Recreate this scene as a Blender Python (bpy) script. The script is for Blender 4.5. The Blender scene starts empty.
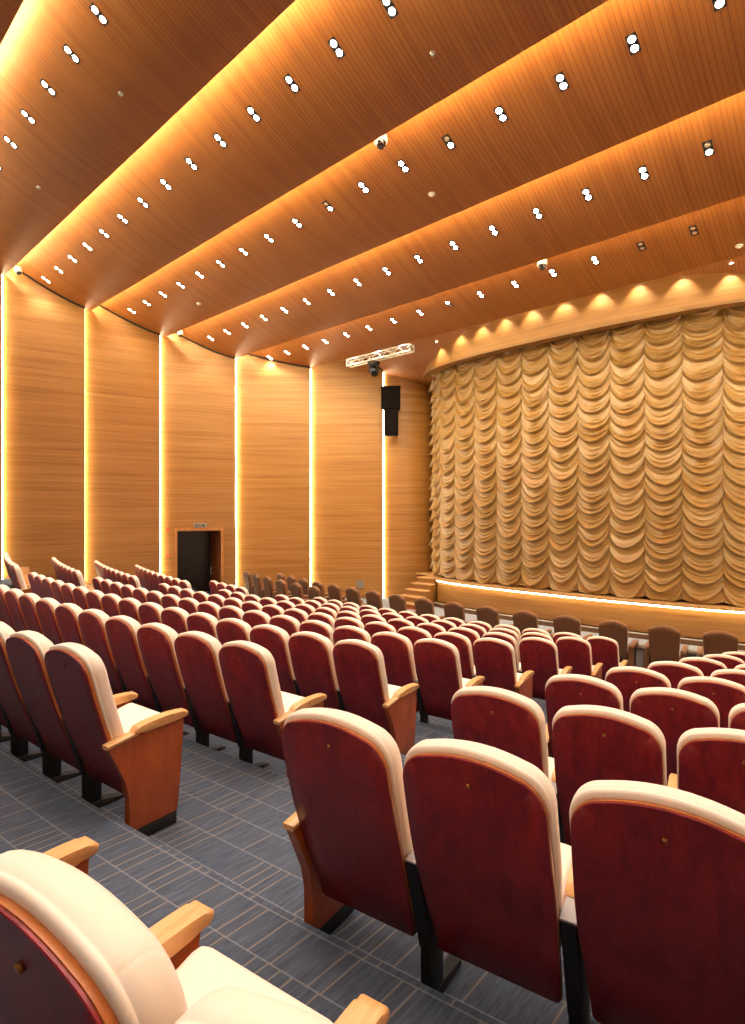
import bpy, bmesh, math, random
from math import sin, cos, pi, radians, sqrt
from mathutils import Vector, Matrix

random.seed(7)
SC = bpy.context.scene
COL = SC.collection
H0 = 3.40            # camera height above the level front floor
DATA = bpy.data

ORD = ('zeroth first second third fourth fifth sixth seventh eighth ninth tenth eleventh twelfth thirteenth '
       'fourteenth fifteenth sixteenth seventeenth eighteenth nineteenth twentieth').split()
def ordinal(i):
    return ORD[i] if i < len(ORD) else 'twenty-' + ORD[i - 20]

# ---------------------------------------------------------------- materials
class NT:
    def __init__(self, name):
        self.m = DATA.materials.new(name)
        self.m.use_nodes = True
        self.t = self.m.node_tree
        self.b = self.t.nodes['Principled BSDF']
    def n(self, typ, **kw):
        nd = self.t.nodes.new(typ)
        for k, v in kw.items():
            if k in nd.inputs:
                nd.inputs[k].default_value = v
            else:
                setattr(nd, k, v)
        return nd
    def l(self, a, b):
        self.t.links.new(a, b)
    def math(self, op, a, b=None, c=None):
        nd = self.n('ShaderNodeMath', operation=op)
        for i, v in enumerate((a, b, c)):
            if v is None: continue
            if isinstance(v, (int, float)): nd.inputs[i].default_value = v
            else: self.l(v, nd.inputs[i])
        return nd.outputs[0]
    def mix(self, fac, a, b, blend='MIX'):
        nd = self.n('ShaderNodeMix', data_type='RGBA', blend_type=blend)
        for sock, v in ((nd.inputs[0], fac), (nd.inputs[6], a), (nd.inputs[7], b)):
            if isinstance(v, (int, float)): sock.default_value = v
            elif isinstance(v, tuple): sock.default_value = v if len(v) == 4 else (*v, 1)
            else: self.l(v, sock)
        return nd.outputs[2]
    def ramp(self, fac, stops):
        nd = self.n('ShaderNodeValToRGB')
        e = nd.color_ramp.elements
        while len(e) < len(stops): e.new(.5)
        for i, (p, c) in enumerate(stops):
            e[i].position = p
            e[i].color = c if isinstance(c, tuple) and len(c) == 4 else (*c, 1) if isinstance(c, tuple) else (c, c, c, 1)
        self.l(fac, nd.inputs[0])
        return nd.outputs[0]
    def noise(self, vec, scale, detail=4, rough=.55, dist=0):
        nd = self.n('ShaderNodeTexNoise', Scale=scale, Detail=detail, Roughness=rough, Distortion=dist)
        self.l(vec, nd.inputs['Vector'])
        return nd.outputs[0]
    def mapping(self, vec, scale=(1, 1, 1), loc=(0, 0, 0)):
        nd = self.n('ShaderNodeMapping')
        nd.inputs['Scale'].default_value = scale
        nd.inputs['Location'].default_value = loc
        self.l(vec, nd.inputs['Vector'])
        return nd.outputs[0]
    def bump(self, h, strength=.3, dist=.01):
        nd = self.n('ShaderNodeBump', Strength=strength, Distance=dist)
        self.l(h, nd.inputs['Height'])
        self.l(nd.outputs[0], self.b.inputs['Normal'])
    def uv(self):
        return self.n('ShaderNodeTexCoord').outputs['UV']
    def obj(self):
        return self.n('ShaderNodeTexCoord').outputs['Object']

def lin(r, g, b):
    f = lambda c: (c / 255 / 12.92) if c <= 10 else ((c / 255 + .055) / 1.055) ** 2.4
    return (f(r), f(g), f(b))

def plain(name, col, rough=.5, metal=0, coat=0):
    t = NT(name)
    t.b.inputs['Base Color'].default_value = (*col, 1)
    t.b.inputs['Roughness'].default_value = rough
    t.b.inputs['Metallic'].default_value = metal
    t.b.inputs['Coat Weight'].default_value = coat
    # faint surface unevenness
    nz = t.noise(t.obj(), 60, 3)
    t.bump(nz, .04, .002)
    return t.m

def glow(name, col, strength):
    t = NT(name)
    t.b.inputs['Base Color'].default_value = (.8, .8, .8, 1)
    t.b.inputs['Emission Color'].default_value = (*col, 1)
    t.b.inputs['Emission Strength'].default_value = strength
    return t.m

def slat_wood(name, ca, cb, cc, pitch, along_u=True, rough=.42, groove=.5, grain=(.5, 14)):
    """fluted timber boards: the flutes run along u (along_u) or along v; board shade and streaks vary"""
    t = NT(name)
    uv = t.uv()
    sep = t.n('ShaderNodeSeparateXYZ'); t.l(uv, sep.inputs[0])
    u, v = sep.outputs[0], sep.outputs[1]
    if not along_u: u, v = v, u
    cell = t.math('DIVIDE', v, pitch)
    idx = t.math('FLOOR', cell)
    fr = t.math('FRACT', cell)
    comb = t.n('ShaderNodeCombineXYZ')
    t.l(t.math('MULTIPLY', u, grain[0]), comb.inputs[0])
    t.l(t.math('MULTIPLY', v, grain[1]), comb.inputs[1])
    n1 = t.noise(comb.outputs[0], 1.0, 6, .62, .3)
    comb2 = t.n('ShaderNodeCombineXYZ')
    t.l(t.math('MULTIPLY', u, .22), comb2.inputs[0])
    t.l(t.math('MULTIPLY', idx, .37), comb2.inputs[1])
    n2 = t.noise(comb2.outputs[0], 1.0, 2, .5)
    f = t.math('ADD', t.math('MULTIPLY', n1, .62), t.math('MULTIPLY', n2, .38))
    colr = t.ramp(f, [(.36, cc), (.5, ca), (.66, cb)])
    # groove: narrow trough at the board edge
    d = t.math('ABSOLUTE', t.math('SUBTRACT', fr, .5))
    g = t.ramp(d, [(.36, 1.0), (.48, 0.0)])
    dark = t.mix(t.math('MULTIPLY', t.math('SUBTRACT', 1.0, g), groove), colr, tuple(x * .35 for x in cc))
    t.l(dark, t.b.inputs['Base Color'])
    t.b.inputs['Roughness'].default_value = rough
    t.bump(t.math('ADD', g, t.math('MULTIPLY', n1, .15)), .25, .004)
    return t.m

def plank_wood(name, ca, cb, cc, scale=(3, 3, .5), rough=.3, coat=.3, rnd=True, detail=6, dist=1.2):
    """veneer: grain along local z, shifted per object"""
    t = NT(name)
    vec = t.obj()
    if rnd:
        oi = t.n('ShaderNodeObjectInfo')
        cmb = t.n('ShaderNodeCombineXYZ')
        t.l(t.math('MULTIPLY', oi.outputs['Random'], 37.0), cmb.inputs[0])
        t.l(t.math('MULTIPLY', oi.outputs['Random'], 11.0), cmb.inputs[2])
        va = t.n('ShaderNodeVectorMath', operation='ADD')
        t.l(vec, va.inputs[0]); t.l(cmb.outputs[0], va.inputs[1])
        vec = va.outputs[0]
    mp = t.mapping(vec, scale)
    n1 = t.noise(mp, 2.2, detail, .6, dist)
    n2 = t.noise(t.mapping(vec, (scale[0] * 8, scale[1] * 8, scale[2] * 1.5)), 3, 3, .6)
    f = t.math('ADD', t.math('MULTIPLY', n1, .7), t.math('MULTIPLY', n2, .3))
    t.l(t.ramp(f, [(.36, cc), (.5, ca), (.66, cb)]), t.b.inputs['Base Color'])
    t.b.inputs['Roughness'].default_value = rough
    t.b.inputs['Coat Weight'].default_value = coat
    t.b.inputs['Coat Roughness'].default_value = .25
    return t.m

def fabric(name, col, rough=.9, sheen=.3):
    t = NT(name)
    v = t.obj()
    n = t.noise(v, 220, 2, .6)
    n2 = t.noise(v, 6, 3)
    c = t.mix(t.math('MULTIPLY', n, .5), col, tuple(x * .82 for x in col))
    c = t.mix(t.math('MULTIPLY', n2, .25), c, tuple(x * .86 for x in col))
    t.l(c, t.b.inputs['Base Color'])
    t.b.inputs['Roughness'].default_value = rough
    t.b.inputs['Sheen Weight'].default_value = sheen
    t.bump(n, .15, .002)
    return t.m

def carpet_mat():
    t = NT('woven_carpet')
    uv = t.uv()
    sep = t.n('ShaderNodeSeparateXYZ'); t.l(uv, sep.inputs[0])
    u, v = sep.outputs[0], sep.outputs[1]
    band = t.math('DIVIDE', v, .215)
    bi = t.math('FLOOR', band)
    wn = t.n('ShaderNodeTexWhiteNoise', noise_dimensions='1D'); t.l(bi, wn.inputs['W'])
    uu = t.math('ADD', t.math('DIVIDE', u, .062), t.math('MULTIPLY', wn.outputs[0], 9.0))
    ui = t.math('FLOOR', uu)
    uf = t.math('FRACT', uu)
    cell = t.n('ShaderNodeCombineXYZ'); t.l(bi, cell.inputs[0]); t.l(ui, cell.inputs[1])
    wc = t.n('ShaderNodeTexWhiteNoise', noise_dimensions='2D'); t.l(cell.outputs[0], wc.inputs['Vector'])
    dash = t.math('MULTIPLY', t.math('LESS_THAN', t.math('ABSOLUTE', t.math('SUBTRACT', uf, .5)), .07), t.math('GREATER_THAN', wc.outputs[0], .45))
    line = t.math('LESS_THAN', t.math('FRACT', band), .035)
    st = t.n('ShaderNodeCombineXYZ')
    t.l(t.math('MULTIPLY', u, 60.0), st.inputs[0]); t.l(t.math('MULTIPLY', v, 6.0), st.inputs[1])
    n = t.noise(st.outputs[0], 1.0, 4, .65)
    base = t.ramp(n, [(.3, (.030, .041, .064)), (.7, (.090, .115, .162))])
    base = t.mix(t.math('MULTIPLY', wc.outputs[0], .45), base, (.055, .064, .085))
    c = t.mix(t.math('MULTIPLY', dash, .42), base, (.34, .27, .20))
    c = t.mix(t.math('MULTIPLY', line, .5), c, (.24, .25, .27))
    t.l(c, t.b.inputs['Base Color'])
    t.b.inputs['Roughness'].default_value = .95
    t.bump(n, .3, .004)
    return t.m

M = {}
M['wall'] = slat_wood('wall_timber', (.385, .175, .043), (.455, .228, .067), (.275, .112, .024), .062, True, .36, .25, (.3, 22))
M['ceil'] = slat_wood('ceiling_timber', (.325, .108, .019), (.37, .134, .027), (.265, .080, .012), .085, False, .5, .5, (.4, 12))
M['stage'] = slat_wood('stage_timber', (.29, .135, .034), (.35, .17, .05), (.22, .09, .022), .05, True, .35, .2, (.5, 12))
M['tread'] = plank_wood('tread_timber', (.55, .30, .11), (.64, .37, .15), (.44, .22, .07), (1, 1, 6), .4, .1, False)
M['red'] = plank_wood('mahogany_back', (.215, .010, .019), (.30, .020, .023), (.14, .006, .017), (4, 4, 1.6), .38, .03)
M['edge'] = plank_wood('ply_edge', (.42, .13, .03), (.5, .17, .045), (.33, .09, .02), (4, 4, 4), .4, .2)
M['side'] = plank_wood('red_oak_side', (.36, .078, .014), (.42, .098, .019), (.29, .058, .010), (5, 5, 1.5), .38, .15)
M['arm'] = plank_wood('armrest_beech', (.70, .37, .14), (.76, .43, .18), (.62, .30, .10), (8, 1.5, 8), .35, .25)
def cream_mat():
    m = fabric('cream_upholstery', (.90, .76, .61))
    t = NT.__new__(NT); t.m = m; t.t = m.node_tree; t.b = t.t.nodes['Principled BSDF']
    sep = t.n('ShaderNodeSeparateXYZ'); t.l(t.obj(), sep.inputs[0])
    fr = t.math('FRACT', t.math('DIVIDE', t.math('ADD', sep.outputs[0], 1.0), .09))
    g = t.ramp(t.math('ABSOLUTE', t.math('SUBTRACT', fr, .5)), [(.0, 0.0), (.06, 1.0)])
    t.bump(g, .18, .004)
    return m
M['cream'] = cream_mat()
M['black'] = plain('black_metal', (.007, .007, .008), .55, .1)
M['speaker'] = plain('speaker_black', (.007, .005, .005), .9)
M['speaker'].node_tree.nodes['Principled BSDF'].inputs['Specular IOR Level'].default_value = .08
M['grey'] = plain('grey_plate', (.33, .31, .30), .4, .4)
M['leather'] = fabric('brown_leather', (.125, .045, .012), .6, .05)
M['tan'] = fabric('tan_leather', (.27, .115, .045), .5, .05)
M['darkwood'] = plank_wood('dark_wood', (.022, .008, .007), (.032, .011, .009), (.014, .006, .006), (3, 3, .8), .35, .2)
M['plinth'] = plank_wood('plinth_wood', (.12, .05, .018), (.15, .065, .024), (.09, .035, .012), (2, 2, 6), .4, .2, False)
M['white'] = plain('white_plastic', (.80, .76, .70), .35)
M['alu'] = plain('white_aluminium', (.75, .72, .66), .35, .3)
M['lens'] = plain('dark_dome_glass', (.02, .01, .01), .08, 0, 1)
M['off'] = plain('unlit_reflector', (.75, .55, .42), .25, .4)
M['redp'] = plain('red_plastic', (.55, .03, .02), .4)
M['frame'] = plank_wood('door_frame_wood', (.50, .21, .06), (.58, .27, .09), (.42, .16, .045), (2, 2, 1), .4, .2, False)
M['dark'] = plain('shadow_gap_black', (.008, .006, .006), .8)
M['carpet'] = carpet_mat()
M['greyfloor'] = fabric('pale_grey_carpet', (.24, .27, .31), .95, .1)
M['lamp'] = glow('lamp_glow', (1.0, .93, .82), 38)
M['cove'] = glow('cove_led', (1.0, .86, .50), 150)
M['cove_soft'] = glow('cove_led_soft', (1.0, .84, .46), 80)
M['front_fill'] = glow('front_ceiling_fill', (1.0, .84, .46), 22)  # glow added to lighten the front ceiling
M['joint'] = glow('joint_led', (1.0, .90, .60), 25)
M['lipled'] = glow('stage_led', (1.0, .84, .55), 17)

def gold_mat():
    t = NT('gold_satin')
    uv = t.uv()
    n = t.noise(t.mapping(uv, (2.2, 9, 1)), 3.0, 5, .6, .6)
    n2 = t.noise(t.mapping(uv, (40, 90, 1)), 2.0, 3, .6)
    c = t.ramp(n, [(.3, (.25, .125, .022)), (.7, (.345, .183, .04))])
    t.l(c, t.b.inputs['Base Color'])
    t.b.inputs['Roughness'].default_value = .28
    t.b.inputs['Sheen Weight'].default_value = .1
    t.b.inputs['Specular IOR Level'].default_value = .8
    t.bump(t.math('ADD', n, t.math('MULTIPLY', n2, .1)), .18, .02)
    return t.m
M['gold'] = gold_mat()

# ---------------------------------------------------------------- object helpers
def tag(o, label=None, cat=None, group=None, kind=None):
    if label: o['label'] = label
    if cat: o['category'] = cat
    if group: o['group'] = group
    if kind: o['kind'] = kind
    return o

def empty(name, loc=(0, 0, 0), rz=0.0):
    o = DATA.objects.new(name, None)
    o.empty_display_size = .1
    o.location = loc
    o.rotation_euler = (0, 0, rz)
    COL.objects.link(o)
    return o

def mesh_from(name, bm, mats, smooth=None, weld=True):
    if weld: bmesh.ops.remove_doubles(bm, verts=bm.verts, dist=1e-5)
    bmesh.ops.recalc_face_normals(bm, faces=bm.faces)
    me = DATA.meshes.new(name)
    bm.to_mesh(me); bm.free()
    for m in (mats if isinstance(mats, (list, tuple)) else [mats]):
        me.materials.append(m)
    if smooth is not None:
        for p in me.polygons: p.use_smooth = True
        try:
            me.set_sharp_from_angle(angle=radians(smooth))
        except Exception:
            pass
    return me

def link(name, me, parent=None, loc=(0, 0, 0)):
    o = DATA.objects.new(name, me)
    COL.objects.link(o)
    if parent is not None: o.parent = parent
    o.location = loc
    return o

def rbox(bm, size, loc=(0, 0, 0), r=.01, seg=2, rot=None, mat=0, shear=None):
    """box with rounded edges, rotated by a matrix about its own centre"""
    g = bmesh.ops.create_cube(bm, size=1.0)
    vs = g['verts']
    for v in vs: v.co = Vector((v.co.x * size[0], v.co.y * size[1], v.co.z * size[2]))
    if r > 0:
        es = list({e for v in vs for e in v.link_edges})
        res = bmesh.ops.bevel(bm, geom=es, offset=r, segments=seg, profile=.5, affect='EDGES')
        vs = list({v for f in res['faces'] for v in f.verts} | {v for v in vs if v.is_valid})
    fs = {f for v in vs for f in v.link_faces}
    for v in vs:
        if shear: v.co.y += shear * v.co.z
        if rot is not None: v.co = rot @ v.co
        v.co += Vector(loc)
    for f in fs: f.material_index = mat
    return vs

def prism(bm, pts, axis, a, b, bev=.0, seg=2, mat=0):
    """closed polygon swept along an axis: axis 'x' takes (y,z) points, 'y' takes (x,z), 'z' takes (x,y)"""
    mk = {'x': lambda p, q: (q, p[0], p[1]), 'y': lambda p, q: (p[0], q, p[1]), 'z': lambda p, q: (p[0], p[1], q)}[axis]
    v0 = [bm.verts.new(mk(p, a)) for p in pts]
    v1 = [bm.verts.new(mk(p, b)) for p in pts]
    n = len(pts)
    f0 = bm.faces.new(v0); f1 = bm.faces.new(list(reversed(v1)))
    fs = [f0, f1]
    for i in range(n):
        fs.append(bm.faces.new((v0[i], v1[i], v1[(i + 1) % n], v0[(i + 1) % n])))
    for f in fs: f.material_index = mat
    if bev > 0:
        es = list(f0.edges) + list(f1.edges)
        bmesh.ops.bevel(bm, geom=es, offset=bev, segments=seg, profile=.5, affect='EDGES')
    return v0 + v1

def tube(bm, p0, p1, r, n=12, r1=None, mat=0):
    p0, p1 = Vector(p0), Vector(p1)
    d = (p1 - p0).normalized()
    a = d.orthogonal().normalized(); b = d.cross(a)
    r1 = r if r1 is None else r1
    A = [bm.verts.new(p0 + (a * cos(2 * pi * i / n) + b * sin(2 * pi * i / n)) * r) for i in range(n)]
    B = [bm.verts.new(p1 + (a * cos(2 * pi * i / n) + b * sin(2 * pi * i / n)) * r1) for i in range(n)]
    fs = [bm.faces.new(list(reversed(A))), bm.faces.new(B)]
    for i in range(n):
        fs.append(bm.faces.new((A[i], A[(i + 1) % n], B[(i + 1) % n], B[i])))
    for f in fs: f.material_index = mat

def lathe(bm, prof, n=24, mat=0, c=(0, 0, 0)):
    rings = []
    for r, z in prof:
        if r < 1e-5: rings.append([bm.verts.new((c[0], c[1], c[2] + z))])
        else: rings.append([bm.verts.new((c[0] + r * cos(2 * pi * i / n), c[1] + r * sin(2 * pi * i / n), c[2] + z)) for i in range(n)])
    for A, B in zip(rings, rings[1:]):
        for i in range(n):
            j = (i + 1) % n
            if len(A) == 1 and len(B) == 1: continue
            if len(A) == 1: f = bm.faces.new((A[0], B[i], B[j]))
            elif len(B) == 1: f = bm.faces.new((A[i], B[0], A[j]))
            else: f = bm.faces.new((A[i], B[i], B[j], A[j]))
            f.material_index = mat

def slab(bm, outline, rings, yf, puff=0.0, mat_of=None):
    """a cushion or board with outline (x,z); rings = (inset, depth) back to front; yf(x,z) gives the back surface"""
    n = len(outline)
    P = [Vector(p) for p in outline]
    nrm = []
    for i in range(n):
        t = (P[(i + 1) % n] - P[i - 1]).normalized()
        nrm.append(Vector((t.y, -t.x)))
    area = sum(P[i].x * P[(i + 1) % n].y - P[(i + 1) % n].x * P[i].y for i in range(n))
    if area < 0: nrm = [-q for q in nrm]
    zc = sum(p.y for p in P) / n
    def ring(inset, depth):
        out = []
        for i in range(n):
            q = P[i] - nrm[i] * inset
            out.append(bm.verts.new((q.x, yf(q.x, q.y) + depth, q.y)))
        return out
    def scaled(s, inset, depth):
        out = []
        for i in range(n):
            q = P[i] - nrm[i] * inset
            q = Vector((q.x * s, zc + (q.y - zc) * s))
            out.append(bm.verts.new((q.x, yf(q.x, q.y) + depth, q.y)))
        return out
    loops = []
    i0, d0 = rings[0]
    for s in (.3, .7): loops.append(scaled(s, i0, d0))
    for i_, d_ in rings: loops.append(ring(i_, d_))
    i1, d1 = rings[-1]
    for s, k in ((.75, .6), (.35, .95)): loops.append(scaled(s, i1, d1 + puff * k))
    c0 = bm.verts.new((0, yf(0, zc) + d0, zc)); c1 = bm.verts.new((0, yf(0, zc) + d1 + puff, zc))
    for k, (A, B) in enumerate(zip(loops, loops[1:])):
        for i in range(n):
            f = bm.faces.new((A[i], A[(i + 1) % n], B[(i + 1) % n], B[i]))
            if mat_of: f.material_index = mat_of(k)
    for i in range(n):
        f = bm.faces.new((c0, loops[0][(i + 1) % n], loops[0][i]))
        if mat_of: f.material_index = mat_of(0)
        f = bm.faces.new((c1, loops[-1][i], loops[-1][(i + 1) % n]))
        if mat_of: f.material_index = mat_of(len(loops))

def uv_faces(bm, fn):
    lay = bm.loops.layers.uv.verify()
    for f in bm.faces:
        for lp in f.loops:
            lp[lay].uv = fn(lp.vert.co, f)

def sheet(bm, A, B, uA, vA, mat=0):
    """quad strip between two point rows with a uv layer: u along the rows, v across"""
    lay = bm.loops.layers.uv.verify()
    va = [bm.verts.new(p) for p in A]; vb = [bm.verts.new(p) for p in B]
    for i in range(len(A) - 1):
        f = bm.faces.new((va[i], va[i + 1], vb[i + 1], vb[i]))
        f.material_index = mat
        for lp, uv in zip(f.loops, ((uA[i], vA[0]), (uA[i + 1], vA[0]), (uA[i + 1], vA[1]), (uA[i], vA[1]))):
            lp[lay].uv = uv

# ---------------------------------------------------------------- layout of the hall
XA = -7.95                       # axis of the seating
YC = .97 + 41.0                  # centre of the row arcs
PITCH = 1.18
def row_y(n): return .97 + PITCH * n
def row_floor(n): return H0 - (1.915 + .19 * n) - (.02 if n == -1 else 0)
def row_place(n, off):
    R = YC - row_y(n)
    ph = off / R
    return (XA + R * sin(ph), YC - R * cos(ph), ph)
LAST = 7
FRONT_FLOOR = 0.0
TIER8 = .07

# floor: tiers follow the row arcs
def build_floor():
    bm = bmesh.new()
    offs = [(-14.5 + i * .5) for i in range(58)]
    def arc(yA, z):
        R = YC - yA
        return [Vector((XA + R * sin(o / R), YC - R * cos(o / R), z)) for o in offs]
    lo = -7
    for n in range(lo, LAST + 1):
        y0, y1 = row_y(n) + .15, row_y(n + 1) + .15
        z = row_floor(n)
        if n == LAST: y1 = row_y(n + 1) + .15
        sheet(bm, arc(y0, z), arc(y1 - .012, z), offs, (y0, y1 - .012))
        zn = row_floor(n + 1) if n < LAST else TIER8
        sheet(bm, arc(y1 - .012, z), arc(y1, z - .012), offs, (y1 - .012, y1))
        sheet(bm, arc(y1, z - .012), arc(y1, zn), offs, (y1, y1 + .19))
    y0 = row_y(8) + .15; y1 = 11.35
    sheet(bm, arc(y0, TIER8), arc(y1, TIER8), offs, (y0, y1))
    sheet(bm, arc(y1, TIER8), arc(y1, FRONT_FLOOR), offs, (y1, y1 + .13), 1)
    sheet(bm, arc(y1, FRONT_FLOOR), arc(21.5, FRONT_FLOOR), offs, (y1, 21.5), 1)
    me = mesh_from('floor', bm, [M['carpet'], M['greyfloor']])
    tag(link('floor', me), kind='structure')
build_floor()

# ceiling sections: each starts in a cove above the lip before it and sweeps down to its own lip
LIP = [(-4.4, 9.6), (-1.95, 9.15), (.45, 8.65), (2.85, 8.1), (5.27, 7.43), (7.70, 6.87), (10.2, 6.465), (12.5, 5.95), (14.75, 5.70)]
START = [None, 10.1, 9.75, 9.2, 8.7, 8.05, 7.35, 6.95, 6.4]
def sec_z(k, y):
    ys = LIP[k - 1][0] - .12; ye, ze = LIP[k]
    t = min(max((y - ys) / (ye - ys), 0), 1)
    return ze + (START[k] - ze) * (1 - t) ** 1.4
FRONT_PROF = [(14.25, 6.62), (14.63, 6.62), (15.2, 6.52), (15.7, 6.34), (16.1, 6.08), (16.4, 5.80), (16.62, 5.56), (17.1, 5.30), (17.6, 5.14), (18.6, 4.95)]
def front_z(y):
    for (a, za), (b, zb) in zip(FRONT_PROF, FRONT_PROF[1:]):
        if y <= b: return za + (zb - za) * max(0, (y - a)) / (b - a)
    return FRONT_PROF[-1][1]
CX0, CX1 = -21.6, 6.6
def ceiling_mesh(prof, lip=True):
    bm = bmesh.new()
    under = [Vector((0, y, z)) for y, z in prof]
    pts = list(under)
    if lip:
        y, z = prof[-1]
        pts += [Vector((0, y + .012, z + .012)), Vector((0, y + .012, z + .10)), Vector((0, y - .03, z + .11))]
        top = [Vector((0, q.y, q.z + .10)) for q in reversed(under[:-1])]
    else:
        top = [Vector((0, q.y, q.z + .10)) for q in reversed(under)]
    lay = bm.loops.layers.uv.verify()
    ring = pts + top
    nseg = 1
    acc = 0; vv = []
    for i, q in enumerate(ring):
        if i: acc += (q - ring[i - 1]).length
        vv.append(acc)
    A = [bm.verts.new((CX0, q.y, q.z)) for q in ring]; B = [bm.verts.new((CX1, q.y, q.z)) for q in ring]
    n = len(ring)
    for i in range(n):
        j = (i + 1) % n
        f = bm.faces.new((A[i], A[j], B[j], B[i]))
        v0 = vv[i]; v1 = vv[j] if j else vv[i] + .1
        for lp, uv in zip(f.loops, ((CX0, v0), (CX0, v1), (CX1, v1), (CX1, v0))): lp[lay].uv = uv
    bm.faces.new(A); bm.faces.new(list(reversed(B)))
    return mesh_from('ceiling', bm, M['ceil'], 35)

def build_ceiling():
    for k in range(1, len(LIP)):
        yl, zl = LIP[k - 1]
        ys = yl - .12
        prof = [(yl - .50, zl + .16), (yl - .50, START[k] + .04), (yl - .48, START[k] + .06)]
        N = 22
        for i in range(N + 1):
            y = ys + (LIP[k][0] - ys) * i / N
            prof.append((y, sec_z(k, y)))
        c = tag(link('ceiling', ceiling_mesh(prof)), kind='structure')
        # light strip lying on the back of the lip at the section's own end
        y, z = LIP[k]
        bm = bmesh.new()
        rbox(bm, (26.0, .03, .03), ((CX0 + CX1) / 2, y - .045, z + .15), .004, 1)
        link('light_strip', mesh_from('light_strip', bm, M['cove' if k < 7 else 'cove_soft' if k == 7 else 'front_fill']), c)  # the strip at the last lip is an added fill for the front ceiling
    yl, zl = LIP[-1]
    prof = [(yl - .50, zl + .16), (yl - .50, H0 + 6.64)] + FRONT_PROF[1:]
    tag(link('ceiling', ceiling_mesh([(y, z) for y, z in prof], False)), kind='structure')
    yl, zl = LIP[0]
    prof = [(-8.2, 10.0), (-6.5, 9.9), (yl, zl)]
    c = tag(link('ceiling', ceiling_mesh(prof)), kind='structure')
for o in ():
    pass
# everything above was laid out with the camera height as zero: lift the ceiling
LIP = [(y, z + H0) for y, z in LIP]
START = [None if z is None else z + H0 for z in START]
FRONT_PROF = [(y, z + H0) for y, z in FRONT_PROF]
build_ceiling()

# side walls: leaning timber panels, each tucked behind the end of the one before
J = [(-20.72, .35), (-20.50, 2.72), (-20.26, 5.17), (-19.89, 7.48), (-19.51, 9.95), (-18.45, 12.45), (-16.60, 14.65), (-14.50, 16.60)]
DOOR = (.52, 2.30)
TOPZ = 12.6
def panel_frame(k):
    a, b = Vector((*J[k], 0)), Vector((*J[k + 1], 0))
    d = (b - a).normalized(); nrm = Vector((-d.y, d.x, 0))
    a = a + nrm * .22
    d = (b - a).normalized(); nrm = Vector((-d.y, d.x, 0))
    return a, b, d, nrm, (b - a).length
MIRX = -7.4
def mir(p): return Vector((2 * MIRX - p[0], p[1], p[2]))

def panel_box(bm, a, d, nrm, t0, t1, z0, z1, th=.09, u0=0.0, flip=False):
    """a board standing on the line a + t*d; the face towards the hall carries uv = (length, height)"""
    lay = bm.loops.layers.uv.verify()
    P = lambda t, s, z: (mir(a + d * t + nrm * s + Vector((0, 0, z))) if flip else a + d * t + nrm * s + Vector((0, 0, z)))
    c = [bm.verts.new(P(t, s, z)) for t in (t0, t1) for s in (0, th) for z in (z0, z1)]
    quads = [((0, 1, 5, 4), 'f'), ((2, 6, 7, 3), 'f'), ((0, 2, 3, 1), 'e'), ((4, 5, 7, 6), 'e'), ((1, 3, 7, 5), 'e'), ((0, 4, 6, 2), 'e')]
    for q, ty in quads:
        f = bm.faces.new([c[i] for i in q])
        for lp, i in zip(f.loops, q):
            t = t0 if i < 4 else t1
            s = th if (i // 2) % 2 else 0
            z = z1 if i % 2 else z0
            lp[lay].uv = (u0 + t + s, z)

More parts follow.
